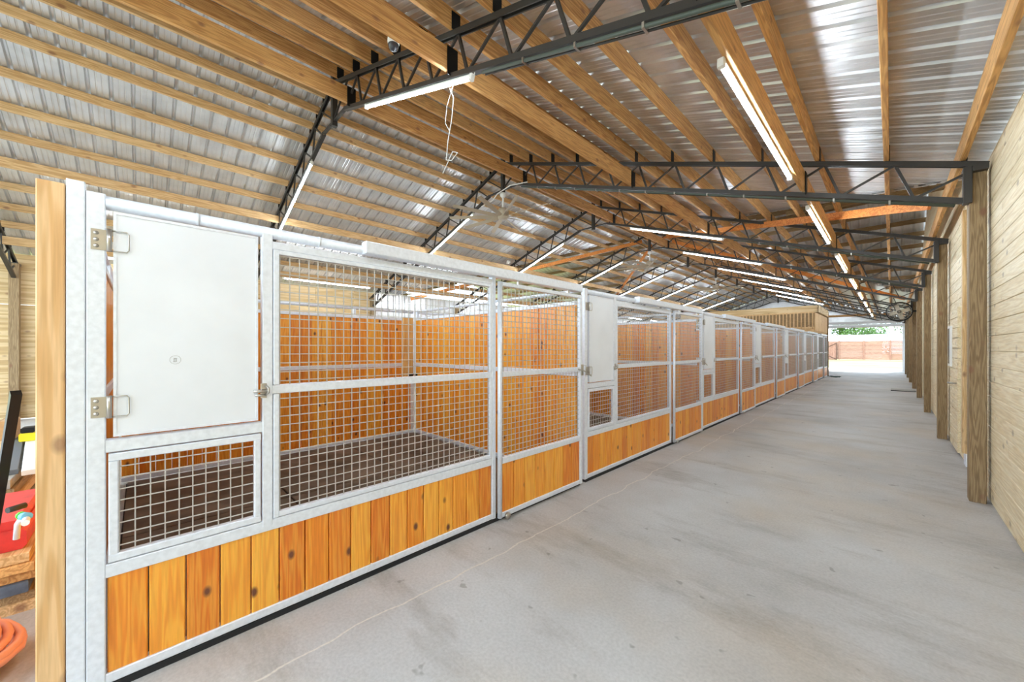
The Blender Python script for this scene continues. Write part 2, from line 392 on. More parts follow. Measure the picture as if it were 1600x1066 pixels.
# ---------------------------------------------------------------- trusses
def xs_right(): return [.50]+[-.04-.592*k for k in range(0, 11)]
XPR = xs_right()
XPL = [-6.60, -6.93, -7.27, -7.62, -8.21, -8.82, -9.41, -10.03, -10.65, -11.26, -11.85, -12.4]
def make_truss():
    r = empty('roof_truss', (0, 0, 0))
    for s_ in (1, -1):
        xe = RX+s_*6.86
        # chords: a pair of angles each, built as one bar pair
        m = MB()
        for dy in (-.022, .022): m.bar((RX, dy, zct(RX)-.03), (xe, dy, zct(xe)-.03), .012, .05)
        m.bar((RX, 0, zct(RX)-.006), (xe, 0, zct(xe)-.006), .06, .008)
        m.build('top_chord', BLACK, r)
        xb = RX+s_*6.72
        m = MB()
        for dy in (-.022, .022): m.bar((RX+s_*.45, dy, zbc(RX+.45)), (xb, dy, zbc(xb)), .012, .05)
        m.bar((RX+s_*.45, 0, zbc(RX+.45)-.024), (xb, 0, zbc(xb)-.024), .06, .008)
        m.bar((RX+s_*.45, 0, zbc(RX+.45)), (RX+s_*.03, 0, 5.10), .045, .03)
        m.build('bottom_chord', BLACK, r)
        B(min(xe-s_*.16, xe-s_*.10), max(xe-s_*.16, xe-s_*.10), -.05, .05, zbc(xb)-.03, zct(xe)-.02, .004).build('end_plate', BLACK, r)
        B(min(xe-s_*.1, xe), max(xe-s_*.1, xe), -.07, .07, zct(xe)-.08, zct(xe)-.03, .004).build('post_shoe', BLACK, r)
        # web: steep bar then long diagonal, panel by panel
        nodes = [.9+.592*k for k in range(0, 10)]
        for k, dd in enumerate(nodes):
            xt = RX+s_*dd; xbm = RX+s_*(dd+.14)
            MB().bar((xt, 0, zct(xt)-.04), (xbm, 0, zbc(xbm)), .026, .026, (0, 1, 0)).build('web_bar', BLACK, r)
            xn = RX+s_*(dd+.592)
            if k < len(nodes): MB().bar((xbm, 0, zbc(xbm)), (xn, 0, zct(xn)-.04), .022, .022, (0, 1, 0)).build('web_bar', BLACK, r)
        x5 = RX+s_*.55
        MB().bar((RX+s_*.04, 0, 5.15), (x5, 0, zct(x5)-.04), .024, .024, (0, 1, 0)).build('web_bar', BLACK, r)
        MB().bar((RX+s_*.5, 0, zbc(RX+.5)), (RX+s_*.9, 0, zct(RX+.9)-.04), .024, .024, (0, 1, 0)).build('web_bar', BLACK, r)
    B(RX-.04, RX+.04, -.04, .04, 5.02, 5.84, .005).build('ridge_post', BLACK, r)
    for x in XPR: B(x+.02, x+.028, -.05, .05, zct(x)-.01, zct(x)+.16).build('purlin_bracket', DARKBR, r)
    for x in XPL: B(x-.028, x-.022, -.035, .035, zct(x)-.01, zct(x)+.10).build('purlin_bracket', DARKBR, r)
    for x in (-.77, -3.06, -5.54): B(x+.023, x+.032, -.06, .06, zbc(x)-.01, zbc(x)+.27).build('beam_hanger', DARKBR, r)
    return r
proto = make_truss(); pk = children(proto)
TR = []
for i in range(0, 11):
    o = proto if i == 0 else copy_tree(proto, None, pk)
    o.location = (0, YT[i], 0)
    lab = 'black steel roof truss whose left end shows at the left edge above the plywood wall' if i == 0 else f'black steel web roof truss spanning the barn, {ORD[i-1]} one counted away from the camera'
    tag(o, lab, 'truss', 'roof trusses'); TR.append(o)

# ---------------------------------------------------------------- purlins and beams, one per bay
BAY = ['over the nearest bay'] + [f'between {ORD[i-1]} and {ORD[i]} trusses' for i in range(1, 10)]
pm_r = {}
def purlin(x, side, i, k, y0, y1):
    L = y1-y0
    key = (side, round(L, 2))
    if key not in pm_r:
        hh = .19 if side > 0 else .12
        o = B(-.022, .022, 0, L, 0, hh, .004).build('roof_purlin', golden('y') if side > 0 else palepine('y')); pm_r[key] = o
    else: o = pm_r[key].copy(); COL.objects.link(o)
    zz = zct(x)+.001 if side > 0 else zct(x)+.065
    o.location = (x, y0, zz); o.rotation_euler = (0, 0, 0)
    nm = 'right' if side > 0 else 'left'
    tag(o, f'pine purlin on the {nm} slope, {ORD[k]} below ridge, {BAY[i]}' if i >= 0 else f'pine purlin of the {nm} slope, {ORD[k]} below the ridge, running out at the left edge', 'purlin', f'{nm} slope purlins')
for i in range(-1, 10):
    y0 = YT[i]+.004 if i >= 0 else YB+.05; y1 = YT[i+1]-.004
    if i == 9: y1 = YE-.12
    if i >= 0:
        for k, x in enumerate(reversed(XPR)): purlin(x, 1, i, k, y0, y1)
    for k, x in enumerate(XPL):
        if i < 0 and k < 3: continue
        purlin(x, -1, i, k, y0, y1)
bm = None
for x, nm in ((-.77, 'low beam carrying the aisle lights'), (-3.06, 'deep beam halfway up the right slope'), (-5.54, 'deep beam just right of the ridge'), (-9.34, 'deep beam halfway down the left slope'), (-11.63, 'deep beam low on the left slope')):
    for i in range(0, 10):
        y0 = YT[i]+.05; y1 = min(YT[i+1]-.05, YE-.12)
        o = B(-.022, .022, 0, y1-y0, 0, .235 if x > RX else .15, .004).build('roof_beam', golden('y') if x > RX else palepine('y'))
        o.location = (x, y0, zbc(x)+.035)
        tag(o, f'golden pine {nm}, {BAY[i]}', 'beam', 'deep roof beams')
o = B(-.022, .022, 0, YT[0]-YB-.1, 0, .15, .004).build('roof_beam', palepine('y')); o.location = (-9.34, YB+.05, zbc(-9.34)+.035)
tag(o, 'pale pine beam end running out at the left edge of the photo', 'beam', 'deep roof beams')

# valley boards of the cross gable and its purlins
for s_, nm in ((1, 'right'), (-1, 'left')):
    for dr_, nn in ((-1, 'near'), (1, 'far')):
        a = (RX+s_*.4, YC+dr_*.4, zroof(RX)-.35*.4-.268); e = 6.55
        b_ = (RX+s_*e, YC+dr_*e, zroof(RX)-.35*e-.268)
        o = MB().bar(a, b_, .045, .12).build('valley_board', wood('orange_board', (.97, .66, .34), (.87, .52, .24), (.80, .45, .2), 'y', .6, .4), mesh_origin=a)
        tag(o, f'orange pine valley board running diagonally across the {nm} roof slope on its {nn} side', 'board', 'valley boards')
        for k in range(1, 10):
            dy = .66*k
            z = zroof(RX)-.35*dy-.15
            x0 = RX+s_*(dy+.1); x1 = RX+s_*11.5
            o = B(min(x0, x1), max(x0, x1), YC+dr_*dy-.02, YC+dr_*dy+.02, z, z+.13, .004).build('gable_purlin', treated('x'), mesh_origin=(x0, YC+dr_*dy, z))
            tag(o, f'dark pine purlin in {nm} cross gable, {ORD[k-1]} below ridge on {nn} slope', 'purlin', 'cross gable purlins')

# ---------------------------------------------------------------- led shop lights
def make_light(L):
    r = empty('shop_light', (0, 0, 0))
    B(-.02, .02, -L/2, L/2, .004, .03, .006).build('housing', WHITE, r)
    m = MB(); m.tube([(0, -L/2+.03, -.006), (0, L/2-.03, -.006)], .016, 10); m.build('led_tube', LED, r)
    for s_ in (-1, 1): B(-.022, .022, s_*L/2-.02, s_*L/2+.02, -.026, .030, .005).build('end_cap', WHITE, r)
    MB().tube([(0, L/2, .0), (.01, L/2+.05, .02), (.02, L/2+.06, .07)], .005, 6).build('power_cord', WHITE, r)
    return r
lp = make_light(2.4); lk = children(lp); first = [True]
def put_light(loc, rot, label, group):
    if first[0]: o = lp; first[0] = False
    else: o = copy_tree(lp, None, lk)
    o.location = loc; o.rotation_euler = rot; tag(o, label, 'light', group)
sl_ = math.atan(.337)
def slope_rot(s_):   # local y -> along the truss, local z -> up
    yv = Vector((1, 0, -s_*.337)).normalized(); zv = Vector((s_*.337, 0, 1)).normalized(); xv = yv.cross(zv)
    return Matrix((xv, yv, zv)).transposed().to_euler()
for i in (1, 3, 4, 5, 6, 7, 8):
    put_light((-3.87, YT[i], zbc(-3.87)-.06), slope_rot(1), f'lit white tube light under the right half of the {ORD[i-1]} roof truss', 'truss tube lights')
for i in range(1, 9):
    xc = -8.42; put_light((xc, YT[i], zbc(xc)-.06), slope_rot(-1), f'lit white tube light under the left half of the {ORD[i-1]} roof truss', 'truss tube lights')
for i in range(0, 9):
    put_light((-.80, YT[i]+1.78, zbc(-.77)-.0), (0, 0, 0), f'lit white tube light on the low beam over the aisle, {BAY[i]}', 'aisle tube lights')
    put_light((-11.60, YT[i]+1.78, zbc(-11.63)-.0), (0, 0, 0), f'lit tube light over far left aisle seen through mesh, {BAY[i]}', 'left aisle tube lights')

# conduits under trusses with their clips
for i, (x0, x1) in ((1, (-2.55, .45)), (2, (-5.6, .45)), (3, (-2.5, .45)), (4, (-2.5, .45))):
    r = empty('electrical_conduit', (x0, YT[i], zbc(x0)-.055)); tag(r, f'dark conduit clipped under the right half of the {ORD[i-1]} roof truss', 'conduit')
    dz = zbc(x1)-zbc(x0); dx = x1-x0
    MB().tube([(0, -.02, 0), (dx, -.02, dz)], .014, 8).build('pipe', GREENC, r)
    MB().tube([(0, .015, 0), (dx/2, .02, dz/2-.004), (dx, .015, dz)], .009, 8).build('cable', BLACK, r)
    n = int(dx/.45)
    for k in range(1, n):
        B(-.008, .008, -.037, .03, -.017, .02).build('clip', STEEL, r, loc=(dx*k/n, 0, dz*k/n))

# hanging white cable on the first right light
c = MB(); base = Vector((-3.05, 2.16, zbc(-3.05)-.12))
pts = [(0, 0, 0), (.06, 0, -.12), (.02, .01, -.3), (-.03, 0, -.5), (-.06, 0, -.68), (.03, 0, -.72), (.1, .02, -.66), (.02, .02, -.62), (-.12, .0, -.8)]
c.tube([base+Vector(p) for p in pts], .005, 6)
c.tube([base+Vector(p) for p in ((.05, 0, -.005), (-.05, 0, -.15), (-.09, .01, -.3), (-.03, .02, -.4))], .004, 6)
tag(c.build('hanging_cable', WHITE, mesh_origin=tuple(base)), 'loose white cable dangling from the nearest truss light', 'cable')
c = MB(); c.tube([(RX-.75, YT[2], 4.93), (RX-.35, YT[2], 4.97), (RX-.06, YT[2]-.12, 5.0), (RX+.3, YT[2]-.06, 5.10), (RX+.8, YT[2]-.05, 5.02)], .012, 6)
tag(c.build('power_cable', WHITE, mesh_origin=(RX, YT[2], 4.98)), 'pale cable draped under the ridge of the second truss above the fan', 'cable')

# ---------------------------------------------------------------- ceiling fans
def make_fan():
    r = empty('ceiling_fan', (0, 0, 0))
    MB().tube([(0, 0, .12), (0, 0, .50)], .022, 10).build('down_rod', WHITE, r)
    MB().lathe([(.001, .5), (.07, .5), (.07, .44), (.03, .40)], n=16).build('canopy', WHITE, r)
    MB().lathe([(.001, .16), (.09, .15), (.13, .08), (.13, -.02), (.10, -.08), (.001, -.09)], n=20).build('motor_housing', FANM, r)
    for k in range(10):
        t = 2*math.pi*k/10; ca, sa = math.cos(t), math.sin(t); m = MB(); vs = []
        for rr, w, tw in ((.12, .06, .30), (.3, .075, .26), (.8, .09, .2), (1.22, .085, .15)):
            for sgn in (-1, 1):
                for th in (-.004, .004):
                    yy = sgn*w/2; zz = yy*tw*2+th
                    vs.append((rr*ca-yy*sa, rr*sa+yy*ca, zz-.03))
        fs = []
        for q in range(3):
            a = q*4; b_ = a+4; fs += [(a, b_, b_+1, a+1), (a+2, a+3, b_+3, b_+2), (a, a+2, b_+2, b_), (a+1, b_+1, b_+3, a+3)]
        fs += [(0, 1, 3, 2), (12, 14, 15, 13)]
        m.add(vs, fs).build('blade', FANM, r)
    return r
fp = make_fan(); fk = children(fp)
for j, (i, lab) in enumerate(((2, 'large tan ten-bladed ceiling fan at the ridge of the second truss'), (4, 'smaller looking ceiling fan hung at the ridge of the fourth truss'), (6, 'farthest visible ceiling fan, at the ridge of the sixth truss'))):
    o = fp if j == 0 else copy_tree(fp, None, fk)
    o.location = (RX, YT[i], 4.53); tag(o, lab, 'fan', 'ridge ceiling fans')
    o.rotation_euler = (0, 0, .2*j+.1)

# camera dome, small spot lights
r = empty('security_camera', (-3.62, 1.86, 4.68)); tag(r, 'white dome security camera on a roof purlin above the nearest truss', 'camera')
MB().lathe([(.001, .06), (.055, .06), (.06, .0), (.055, -.03)], n=20).build('base', WHITE, r)
MB().lathe([(.055, -.03), (.05, -.06), (.03, -.085), (.001, -.095)], n=20).build('dome', plain('dome', (.25, .25, .27), .15), r)
MB().tube([(0, 0, .06), (0, .05, .14)], .015, 8).build('bracket', DARKBR, r)
for j, y in enumerate((8.99, 13.26, 17.4)):
    r = empty('spot_light', (-9.28, y, 4.42)); tag(r, f'small white spotlight on the left beam, {ORD[j]} one above the stall row', 'light', 'small white spotlights on the left beam')
    B(-.03, .04, -.04, .04, 0, .10, .006).build('mounting_box', WHITE, r)
    MB().lathe([(.001, .0), (.02, .0), (.035, .07), (.03, .075)], (.04, 0, .05), 12, 'x').build('lamp_head', WHITE, r)

# ---------------------------------------------------------------- stall fronts
FX = -2.44; P = 3.74; Y0 = -.13
def planks(m, axis, a0, a1, fixed0, fixed1, z0, z1, pitch=.138):
    n = max(1, round((a1-a0)/pitch)); w = (a1-a0)/n
    for k in range(n):
        p, q = a0+k*w+.0025, a0+(k+1)*w-.0025
        if axis == 'y': m.box(fixed0, fixed1, p, q, z0, z1, .005)
        else: m.box(p, q, fixed0, fixed1, z0, z1, .005)
def mesh_grid(y0, y1, z0, z1, x, step=.0508, r=.0024):
    m = MB(); n = int((y1-y0)/step); off = ((y1-y0)-n*step)/2
    k = 0
    y = y0+off
    while y < y1-.004: m.box(x-r, x+r, y-r, y+r, z0, z1); y += step
    z = z0+.03
    while z < z1-.004: m.box(x-r+.004, x+r+.004, y0, y1, z-r, z+r); z += step
    return m
def make_front(end=False):
    r = empty('stall_front', (FX, Y0, 0))
    t = .052
    def post(name, y0, y1, z0, z1, x0=-t, x1=0): return B(x0, x1, y0, y1, z0, z1, .004).build(name, GALV, r)
    post('corner_post', -.036, .022, .03, 2.20); post('upright', .609, .659, .53, 2.165); post('upright', 2.305, 2.348, .03, 2.14)
    # rails
    B(-t, -.002, .022, 2.305, .50, .56, .004).build('sill_rail', GALV, r)
    B(-t, -.002, .022, 2.305, .03, .075, .004).build('bottom_rail', GALV, r)
    B(-t, -.002, .022, .609, 1.055, 1.112, .004).build('hatch_rail', GALV, r)
    B(-t, -.004, .659, 2.305, 1.262, 1.312, .004).build('middle_rail', GALV, r)
    B(-t, -.004, .659, 2.305, 2.075, 2.12, .004).build('upper_rail', GALV, r)
    MB().tube([(-.026, .022, 2.168), (-.026, 3.62, 2.168)], .030, 12).build('top_pipe', GALV, r)
    for a in (.33, .9): MB().tube([(-.026, a, 2.168), (-.026, a+.012, 2.168)], .0325, 12).build('pipe_coupling', GALV, r)
    # planks
    m = MB(); planks(m, 'y', .024, 2.303, -.040, -.012, .075, .50); m.build('plank_panel', stained('z'), r)
    B(-.06, .004, -.03, 3.6, .0, .028).build('rubber_strip', RUBBER, r)
    # lower hatch mesh
    m = MB()
    for b_ in ((.03, .602, 1.015, 1.05), (.03, .602, .565, .60), (.03, .062, .60, 1.015), (.572, .602, .60, 1.015)): m.box(-.035, .002, *b_, .004)
    f = m.build('mesh_frame', GALV, r); mesh_grid(.062, .572, .60, 1.015, -.016).build('wire_mesh', WIRE, f)
    # big fixed mesh
    m = MB()
    for b_ in ((.662, .690, .565, 1.26), (.662, .690, 1.314, 2.075), (2.278, 2.303, .565, 1.26), (2.278, 2.303, 1.314, 2.075), (.69, 2.278, .565, .592), (.69, 2.278, 2.05, 2.075)): m.box(-.035, .001, *b_, .003)
    f = m.build('mesh_frame', GALV, r); mesh_grid(.690, 2.278, .592, 2.06, -.016).build('wire_mesh', WIRE, f)
    # feed hatch door
    m = MB(); m.box(-.022, .003, .045, .588, 1.125, 2.128, .003)
    dd = m.build('feed_door', GALVDOOR, r)
    e = MB()
    for b_ in ((.045, .588, 1.125, 1.137), (.045, .588, 2.116, 2.128), (.045, .055, 1.137, 2.116), (.578, .588, 1.137, 2.116)): e.box(.003, .007, *b_)
    e.build('door_rim', GALV, dd)
    for z in (1.26, 1.995):
        h = MB(); h.tube([(.012, .033, z-.05), (.012, .033, z+.05)], .009, 8); h.box(.0, .004, -.022, .028, z-.045, z+.045)
        for q in (-.028, 0, .028): h.lathe([(.001, .010), (.007, .008), (.009, .004)], (0, -.006, z+q), 8, 'x')
        h.tube([(.01, .04, z+.045), (.01, .088, z+.045), (.01, .094, z+.035), (.01, .094, z-.035), (.01, .088, z-.045), (.01, .04, z-.045)], .003, 6)
        h.build('hinge', STEEL, dd)
    l = MB(); l.box(.006, .010, .60, .628, 1.245, 1.325, .002); l.tube([(.020, .565, 1.285), (.020, .635, 1.285)], .009, 8); l.tube([(.016, .572, 1.262), (.016, .622, 1.262)], .006, 8)
    l.tube([(.02, .62, 1.262), (.036, .632, 1.275), (.036, .632, 1.30), (.02, .62, 1.312)], .005, 6)
    l.build('latch', STEEL, dd)
    # header track of the sliding door
    B(-.02, .055, 1.17, 3.58, 2.135, 2.215, .006).build('door_track', GALV, r)
    # sliding door
    sd = MB(); dx0, dx1 = .008, .048
    sd.tube([(.030, 2.366, .035), (.030, 2.366, 2.10)], .021, 12)
    for b_ in ((2.385, 3.58, 2.065, 2.10), (2.385, 3.58, 1.265, 1.312), (2.385, 3.58, .505, .56), (2.385, 3.58, .035, .08), (3.545, 3.59, .035, 2.10)): sd.box(dx0, dx1, *b_, .004)
    ds = sd.build('sliding_door', GALV, r)
    mesh_grid(2.39, 3.545, .56, 2.065, .026).build('wire_mesh', WIRE, ds)
    m = MB(); planks(m, 'y', 2.388, 3.545, .012, .038, .08, .505); m.build('plank_panel', stained('z'), ds)
    l = MB(); l.tube([(.055, 3.50, 1.29), (.075, 3.58, 1.27), (.09, 3.70, 1.21)], .007, 8); l.box(.048, .056, 3.56, 3.60, 1.22, 1.34, .003)
    l.tube([(.05, 3.585, 1.33), (.085, 3.60, 1.33), (.085, 3.60, 1.23)], .005, 6); l.build('door_latch', STEEL, ds)
    w = MB(); w.lathe([(.001, -.01), (.028, -.01), (.028, .01), (.001, .01)], (.065, 2.43, .045), 14, 'x'); w.build('floor_roller', STEEL, ds)
    for y in (2.6, 3.35):
        B(.02, .04, y-.012, y+.012, 2.10, 2.14).build('track_hanger', STEEL, ds)
    return r
# drop whatever random naming children() would miss: keep list before copying
sp = make_front(); sk = children(sp)
for i in range(7):
    o = sp if i == 0 else copy_tree(sp, None, sk)
    o.location = (FX, Y0+P*i, 0)
    tag(o, ['nearest galvanised stall front with feed hatch, wire mesh and stained pine boards', 'second stall front from the camera with a closed grey feed hatch', 'third stall front from the camera along the aisle', 'fourth stall front from the camera along the aisle', 'fifth stall front from the camera along the aisle', 'sixth stall front along the aisle, under the near end of the balcony', 'farthest stall front, beside the green hose coil'][i], 'stall', 'stall fronts along the aisle')
stk = MB()
stk.lathe([(.021, 0), (.021, .0012), (.0195, .0012), (.0195, 0)], n=28, axis='x'); stk.box(0, .0012, -.006, -.003, -.009, .008); stk.box(0, .0012, -.004, .006, .004, .008); stk.box(0, .0012, .001, .005, -.010, .004); stk.box(0, .0012, -.008, .002, -.011, -.008)
fd = [c for c in children(sp) if c.name.startswith('feed_door')][0]
st_ = stk.build('round_sticker', plain('sticker_grey', (.70, .71, .72), .5), fd, loc=(.0035, .251, 1.463))
# extra column and timber post at the near end
o = MB(); o.box(-.06, 0, 0, .054, 0, 2.235, .004); o = o.build('steel_channel', GALV, loc=(FX, -.222, 0)); tag(o, 'upright galvanised channel between the timber post and the first stall corner', 'channel')
o = B(-.09, 0, 0, .078, 0, 2.21, .004).build('timber_post', wood('fresh_post', (.95, .80, .60), (.88, .70, .48), (.86, .66, .42), 'z', .6, .6, vary=.3), loc=(FX, -.302, 0))
tag(o, 'fresh pale pine post standing at the near left end of the stall row', 'post')
# far end cap post
o = B(-.06, .04, 0, .11, 0, 3.45, .004).build('timber_post', treated('z'), loc=(FX+.02, 26.25, 0)); tag(o, 'dark timber post at the far end of the stall row beneath the balcony corner', 'post')

# partitions across, back walls, mats
def make_partition():
    r = empty('stall_partition', (0, 0, 0)); W_ = 3.50
    m = MB(); planks(m, 'x', -W_, -.02, -.018, .018, .07, 2.01); m.build('plank_panel', stained('z'), r)
    for nm, z0, z1, th in (('bottom_rail', .02, .07, .03), ('middle_rail', 1.20, 1.26, .034), ('top_rail', 2.01, 2.055, .03)):
        B(-W_, -.02, -th, th, z0, z1, .004).build(nm, GALV, r)
    MB().tube([(-W_, 0, 2.17), (-.02, 0, 2.17)], .022, 10).build('top_pipe', GALV, r)
    for x in (-W_+.03, -1.75): B(x-.02, x+.02, -.02, .02, 2.055, 2.16).build('pipe_support', GALV, r)
    return r
pp = make_partition(); pc = children(pp)
for i in range(8):
    o = pp if i == 0 else copy_tree(pp, None, pc)
    o.location = (FX-.07, (Y0-.055 if i == 0 else Y0-.075+P*i), 0)
    tag(o, 'near end partition of the first stall beside the timber post' if i == 0 else (f'stained pine partition between the {ORD[i-1]} and {ORD[i]} stalls' if i < 7 else 'stained pine partition closing the farthest stall'), 'partition', 'stall partitions')
def make_back():
    r = empty('stall_back_wall', (0, 0, 0)); L = P-.07
    m = MB(); planks(m, 'y', .03, L, -.018, .018, .07, 2.0); m.build('plank_panel', stained('z'), r)
    for nm, z0, z1 in (('bottom_rail', .02, .07), ('middle_rail', 1.20, 1.26), ('top_rail', 2.0, 2.045)):
        B(-.03, .03, .03, L, z0, z1, .004).build(nm, GALV, r)
    MB().tube([(0, .03, 2.16), (0, L, 2.16)], .022, 10).build('top_pipe', GALV, r)
    B(-.03, .035, L-.06, L, .07, 1.0, .004).build('corner_upright', GALV, r)
    B(.019, .06, L-.22, L-.03, 1.01, 2.06, .004).build('corner_board', wood('corner_board', (.92, .74, .46), (.88, .66, .38), (.84, .6, .3), 'z', .5, .5), r)
    for y in (1.25, 2.6): B(-.02, .02, y, y+.04, 2.045, 2.15).build('pipe_support', GALV, r)
    return r
bp_ = make_back(); bc = children(bp_)
for i in range(7):
    o = bp_ if i == 0 else copy_tree(bp_, None, bc)
    o.location = (-6.06, Y0-.05+P*i, 0)
    tag(o, f'stained pine back wall of the {ORD[i]} stall from the camera', 'wall panel', 'stall back walls')
B(.0, .035, 0, .1, 0, .07, .006)
r = empty('junction_box', (-5.998, 3.53, .99)); tag(r, 'small black box on the corner post inside the first stall', 'box')
B(0, .05, -.16, 0, 0, .08, .008).build('housing', DARKBR, r); B(.05, .056, -.1, -.06, .02, .06).build('face', STEEL, r)
mt = None
for i in range(7):
    for a in range(2):
        if a == 0: struct(B(-6.0, FX-.08, Y0+.02+P*i, Y0+P*i+P-.11, .001, .004).build('trim_10', RUBBER))  # dark sheet added under the mats to darken the gaps between them
        for b_ in range(3):
            x1 = FX-.09-1.74*a; y0 = Y0+.03+P*i+1.19*b_
            if mt is None: o = mt = B(-1.722, 0, 0, 1.172, .0, .018, .003).build('rubber_mat', MAT)
            else: o = mt.copy(); COL.objects.link(o)
            o.location = (x1, y0, .004)
            tag(o, f'brown rubber floor mat in the {ORD[i]} stall, {"front" if a == 0 else "back"} row, {ORD[b_]} from the near side', 'mat', 'rubber stall mats')

# ---------------------------------------------------------------- balcony above the far stalls
r = empty('balcony', (FX, 21.5, 2.30)); tag(r, 'pale timber balcony with vertical balusters above the far stalls', 'balcony')
LN = palepine('z')
B(-5.4, .0, 0, 4.55, -.06, .18, .004).build('deck', palepine('x'), r)
n = 40
B(-5.4, 0, -.04, 0, .80, .86, .004).build('top_rail', palepine('x'), r); B(-5.4, 0, -.04, 0, .12, .17, .004).build('bottom_rail', palepine('x'), r)
for k in range(n):
    x = -5.35+5.3*k/(n-1); B(x-.02, x+.02, -.075, -.04, .06, .84).build('baluster', LN, r)
m = MB(); planks(m, 'y', 0, 4.5, .0, .03, .0, .82, .14); m.build('side_boards', palepine('z'), r)
r = empty('loft_header', (FX, 21.6, 3.2)); tag(r, 'golden plywood header band above the balcony balusters', 'beam')
B(-6.2, .05, .8, .84, 0, .32, .004).build('front_board', ply('x'), r); B(.02, .06, .8, 4.6, 0, .32, .004).build('side_board', ply('y'), r)
B(-6.2, 0, 4.55, 4.6, -.8, .3).build('rear_wall', treated('x'), r)

# ---------------------------------------------------------------- drum fan, hose coil, mat plate, switch box
r = empty('drum_fan', (.20, 20.1, 2.87)); tag(r, 'round black wall fan high on the right wall near the far end', 'fan')
MB().lathe([(.30, -.12), (.36, -.12), (.36, .12), (.33, .12), (.30, -.12)], n=28, axis='y').build('drum', DARKBR, r)
g = MB()
for k in range(1, 5): 
    g.tube([(.08*k*math.cos(t*math.pi/12), -.12, .08*k*math.sin(t*math.pi/12)) for t in range(24)], .004, 5, closed=True)
for k in range(6):
    t = k*math.pi/6; g.tube([(-.33*math.cos(t), -.12, -.33*math.sin(t)), (.33*math.cos(t), -.12, .33*math.sin(t))], .004, 5)
g.build('guard', STEEL, r)
b_ = MB()
for k in range(4):
    t = k*math.pi/2+.3; b_.bar((.05*math.cos(t), 0, .05*math.sin(t)), (.29*math.cos(t), .02, .29*math.sin(t)), .12, .012, (0, 1, 0))
b_.build('blades', FANM, r); MB().lathe([(.001, -.06), (.06, -.05), (.06, .08), (.001, .08)], n=14, axis='y').build('motor', DARKBR, r)
B(.34, .482, -.03, .03, -.03, .03).build('bracket', DARKBR, r)
def coil(cx, cy, z0, R0, R1, r_, turns, seed, squash=1, lift=.0):
    rn = random.Random(seed); pts = []
    nn = turns*18
    for k in range(nn):
        t = 2*math.pi*k/18; lay = k/nn
        R = R0+(R1-R0)*(.5+.5*math.sin(lay*7.3+seed)) + rn.uniform(-.004, .004)
        pts.append((cx+R*math.cos(t), cy+R*squash*math.sin(t), z0+r_+lay*lift+.012*math.sin(t*2+k*.02)))
    return MB().tube(pts, r_, 8)
tag(coil(-2.08, 25.65, 0, .10, .26, .011, 5, 3, 1, .05).build('garden_hose', plain('green_hose', (.12, .28, .24), .5), mesh_origin=(-2.08, 25.65, 0)), 'dark green hose coiled on the floor at the far end of the stalls', 'hose')
r = empty('floor_mat', (.29, 19.4, 0)); tag(r, 'thin grey mat lying on the concrete by the right wall', 'mat')
B(-.31, .31, -.42, .42, .001, .016, .004).build('mat_body', plain('grey_mat', (.62, .61, .58), .8), r); B(-.31, .31, -.45, -.42, .001, .025, .004).build('edge_strip', RUBBER, r)
r = empty('switch_box', (XR-.002, 21.5, 1.28)); tag(r, 'small white switch box with a conduit on the right wall', 'box')
B(-.06, 0, -.06, .06, -.07, .07, .006).build('housing', WHITE, r); MB().tube([(-.03, 0, .07), (-.03, 0, 2.0)], .012, 8).build('riser_pipe', GREENC, r)
B(-.066, -.06, -.01, .01, -.02, .02).build('switch', STEEL, r)

# ---------------------------------------------------------------- clutter left of the timber post
def thing_box(name, b, mat, label, cat, rz=0, group=None):
    x0, x1, y0, y1, z0, z1 = b; cx, cy = (x0+x1)/2, (y0+y1)/2
    o = B(x0-cx, x1-cx, y0-cy, y1-cy, 0, z1-z0, .004).build(name, mat, loc=(cx, cy, z0)); o.rotation_euler = (0, 0, rz); tag(o, label, cat, group); return o
z = .0
PW = [('golden', golden('x')), ('pale', palepine('x'))]
stack = [('pale pine', palepine('x'), .055), ('grey weathered', treated('x'), .05), ('blue-grey painted', plain('blue_grey', (.38, .43, .50), .7, 0, .2), .06), ('brown', golden('x'), .05), ('golden pine', golden('x'), .05), ('fresh golden pine', palepine('x'), .055)]
for k, (nm, mt_, th) in enumerate(stack):
    w = .36-.02*k
    o = thing_box('lumber_board', (-4.55+.03*k, -3.52-.02*(k % 2), -1.35, -.42-.02*(k % 3), z+.0, z+th), mt_, f'{nm} board, {ORD[k]} from the bottom of the pile behind the timber post', 'board', 0, 'boards in the near lumber pile'); z += th+.002
r = empty('red_case', (-4.0, -.75, z)); tag(r, 'red plastic case lying on the near lumber pile', 'case')
RED = plain('red_plastic', (.86, .22, .20), .5, 0, .15, 12)
B(-.38, .38, -.28, .27, 0, .12, .02).build('body', RED, r); B(-.36, .36, -.26, .25, .12, .17, .02).build('lid', RED, r); MB().tube([(.39, -.1, .06), (.43, -.1, .07), (.43, .1, .07), (.39, .1, .06)], .01, 6).build('handle', RED, r)
tag(coil(-2.98, -.60, 0, .12, .24, .018, 9, 5, .8, .22).build('orange_hose', plain('orange_hose', (.93, .64, .52), .55), mesh_origin=(-2.98, -.60, 0)), 'orange hose coiled on the ground at the lower left corner', 'hose')
o = MB().bar((-3.45, -.62, .02), (-2.62, -.375, 1.33), .03, .03); o = o.build('steel_bar', plain('black_bar', (.10, .09, .09), .35, .4), mesh_origin=(-3.45, -.60, .0)); tag(o, 'black square steel bar leaning against the timber post', 'bar')
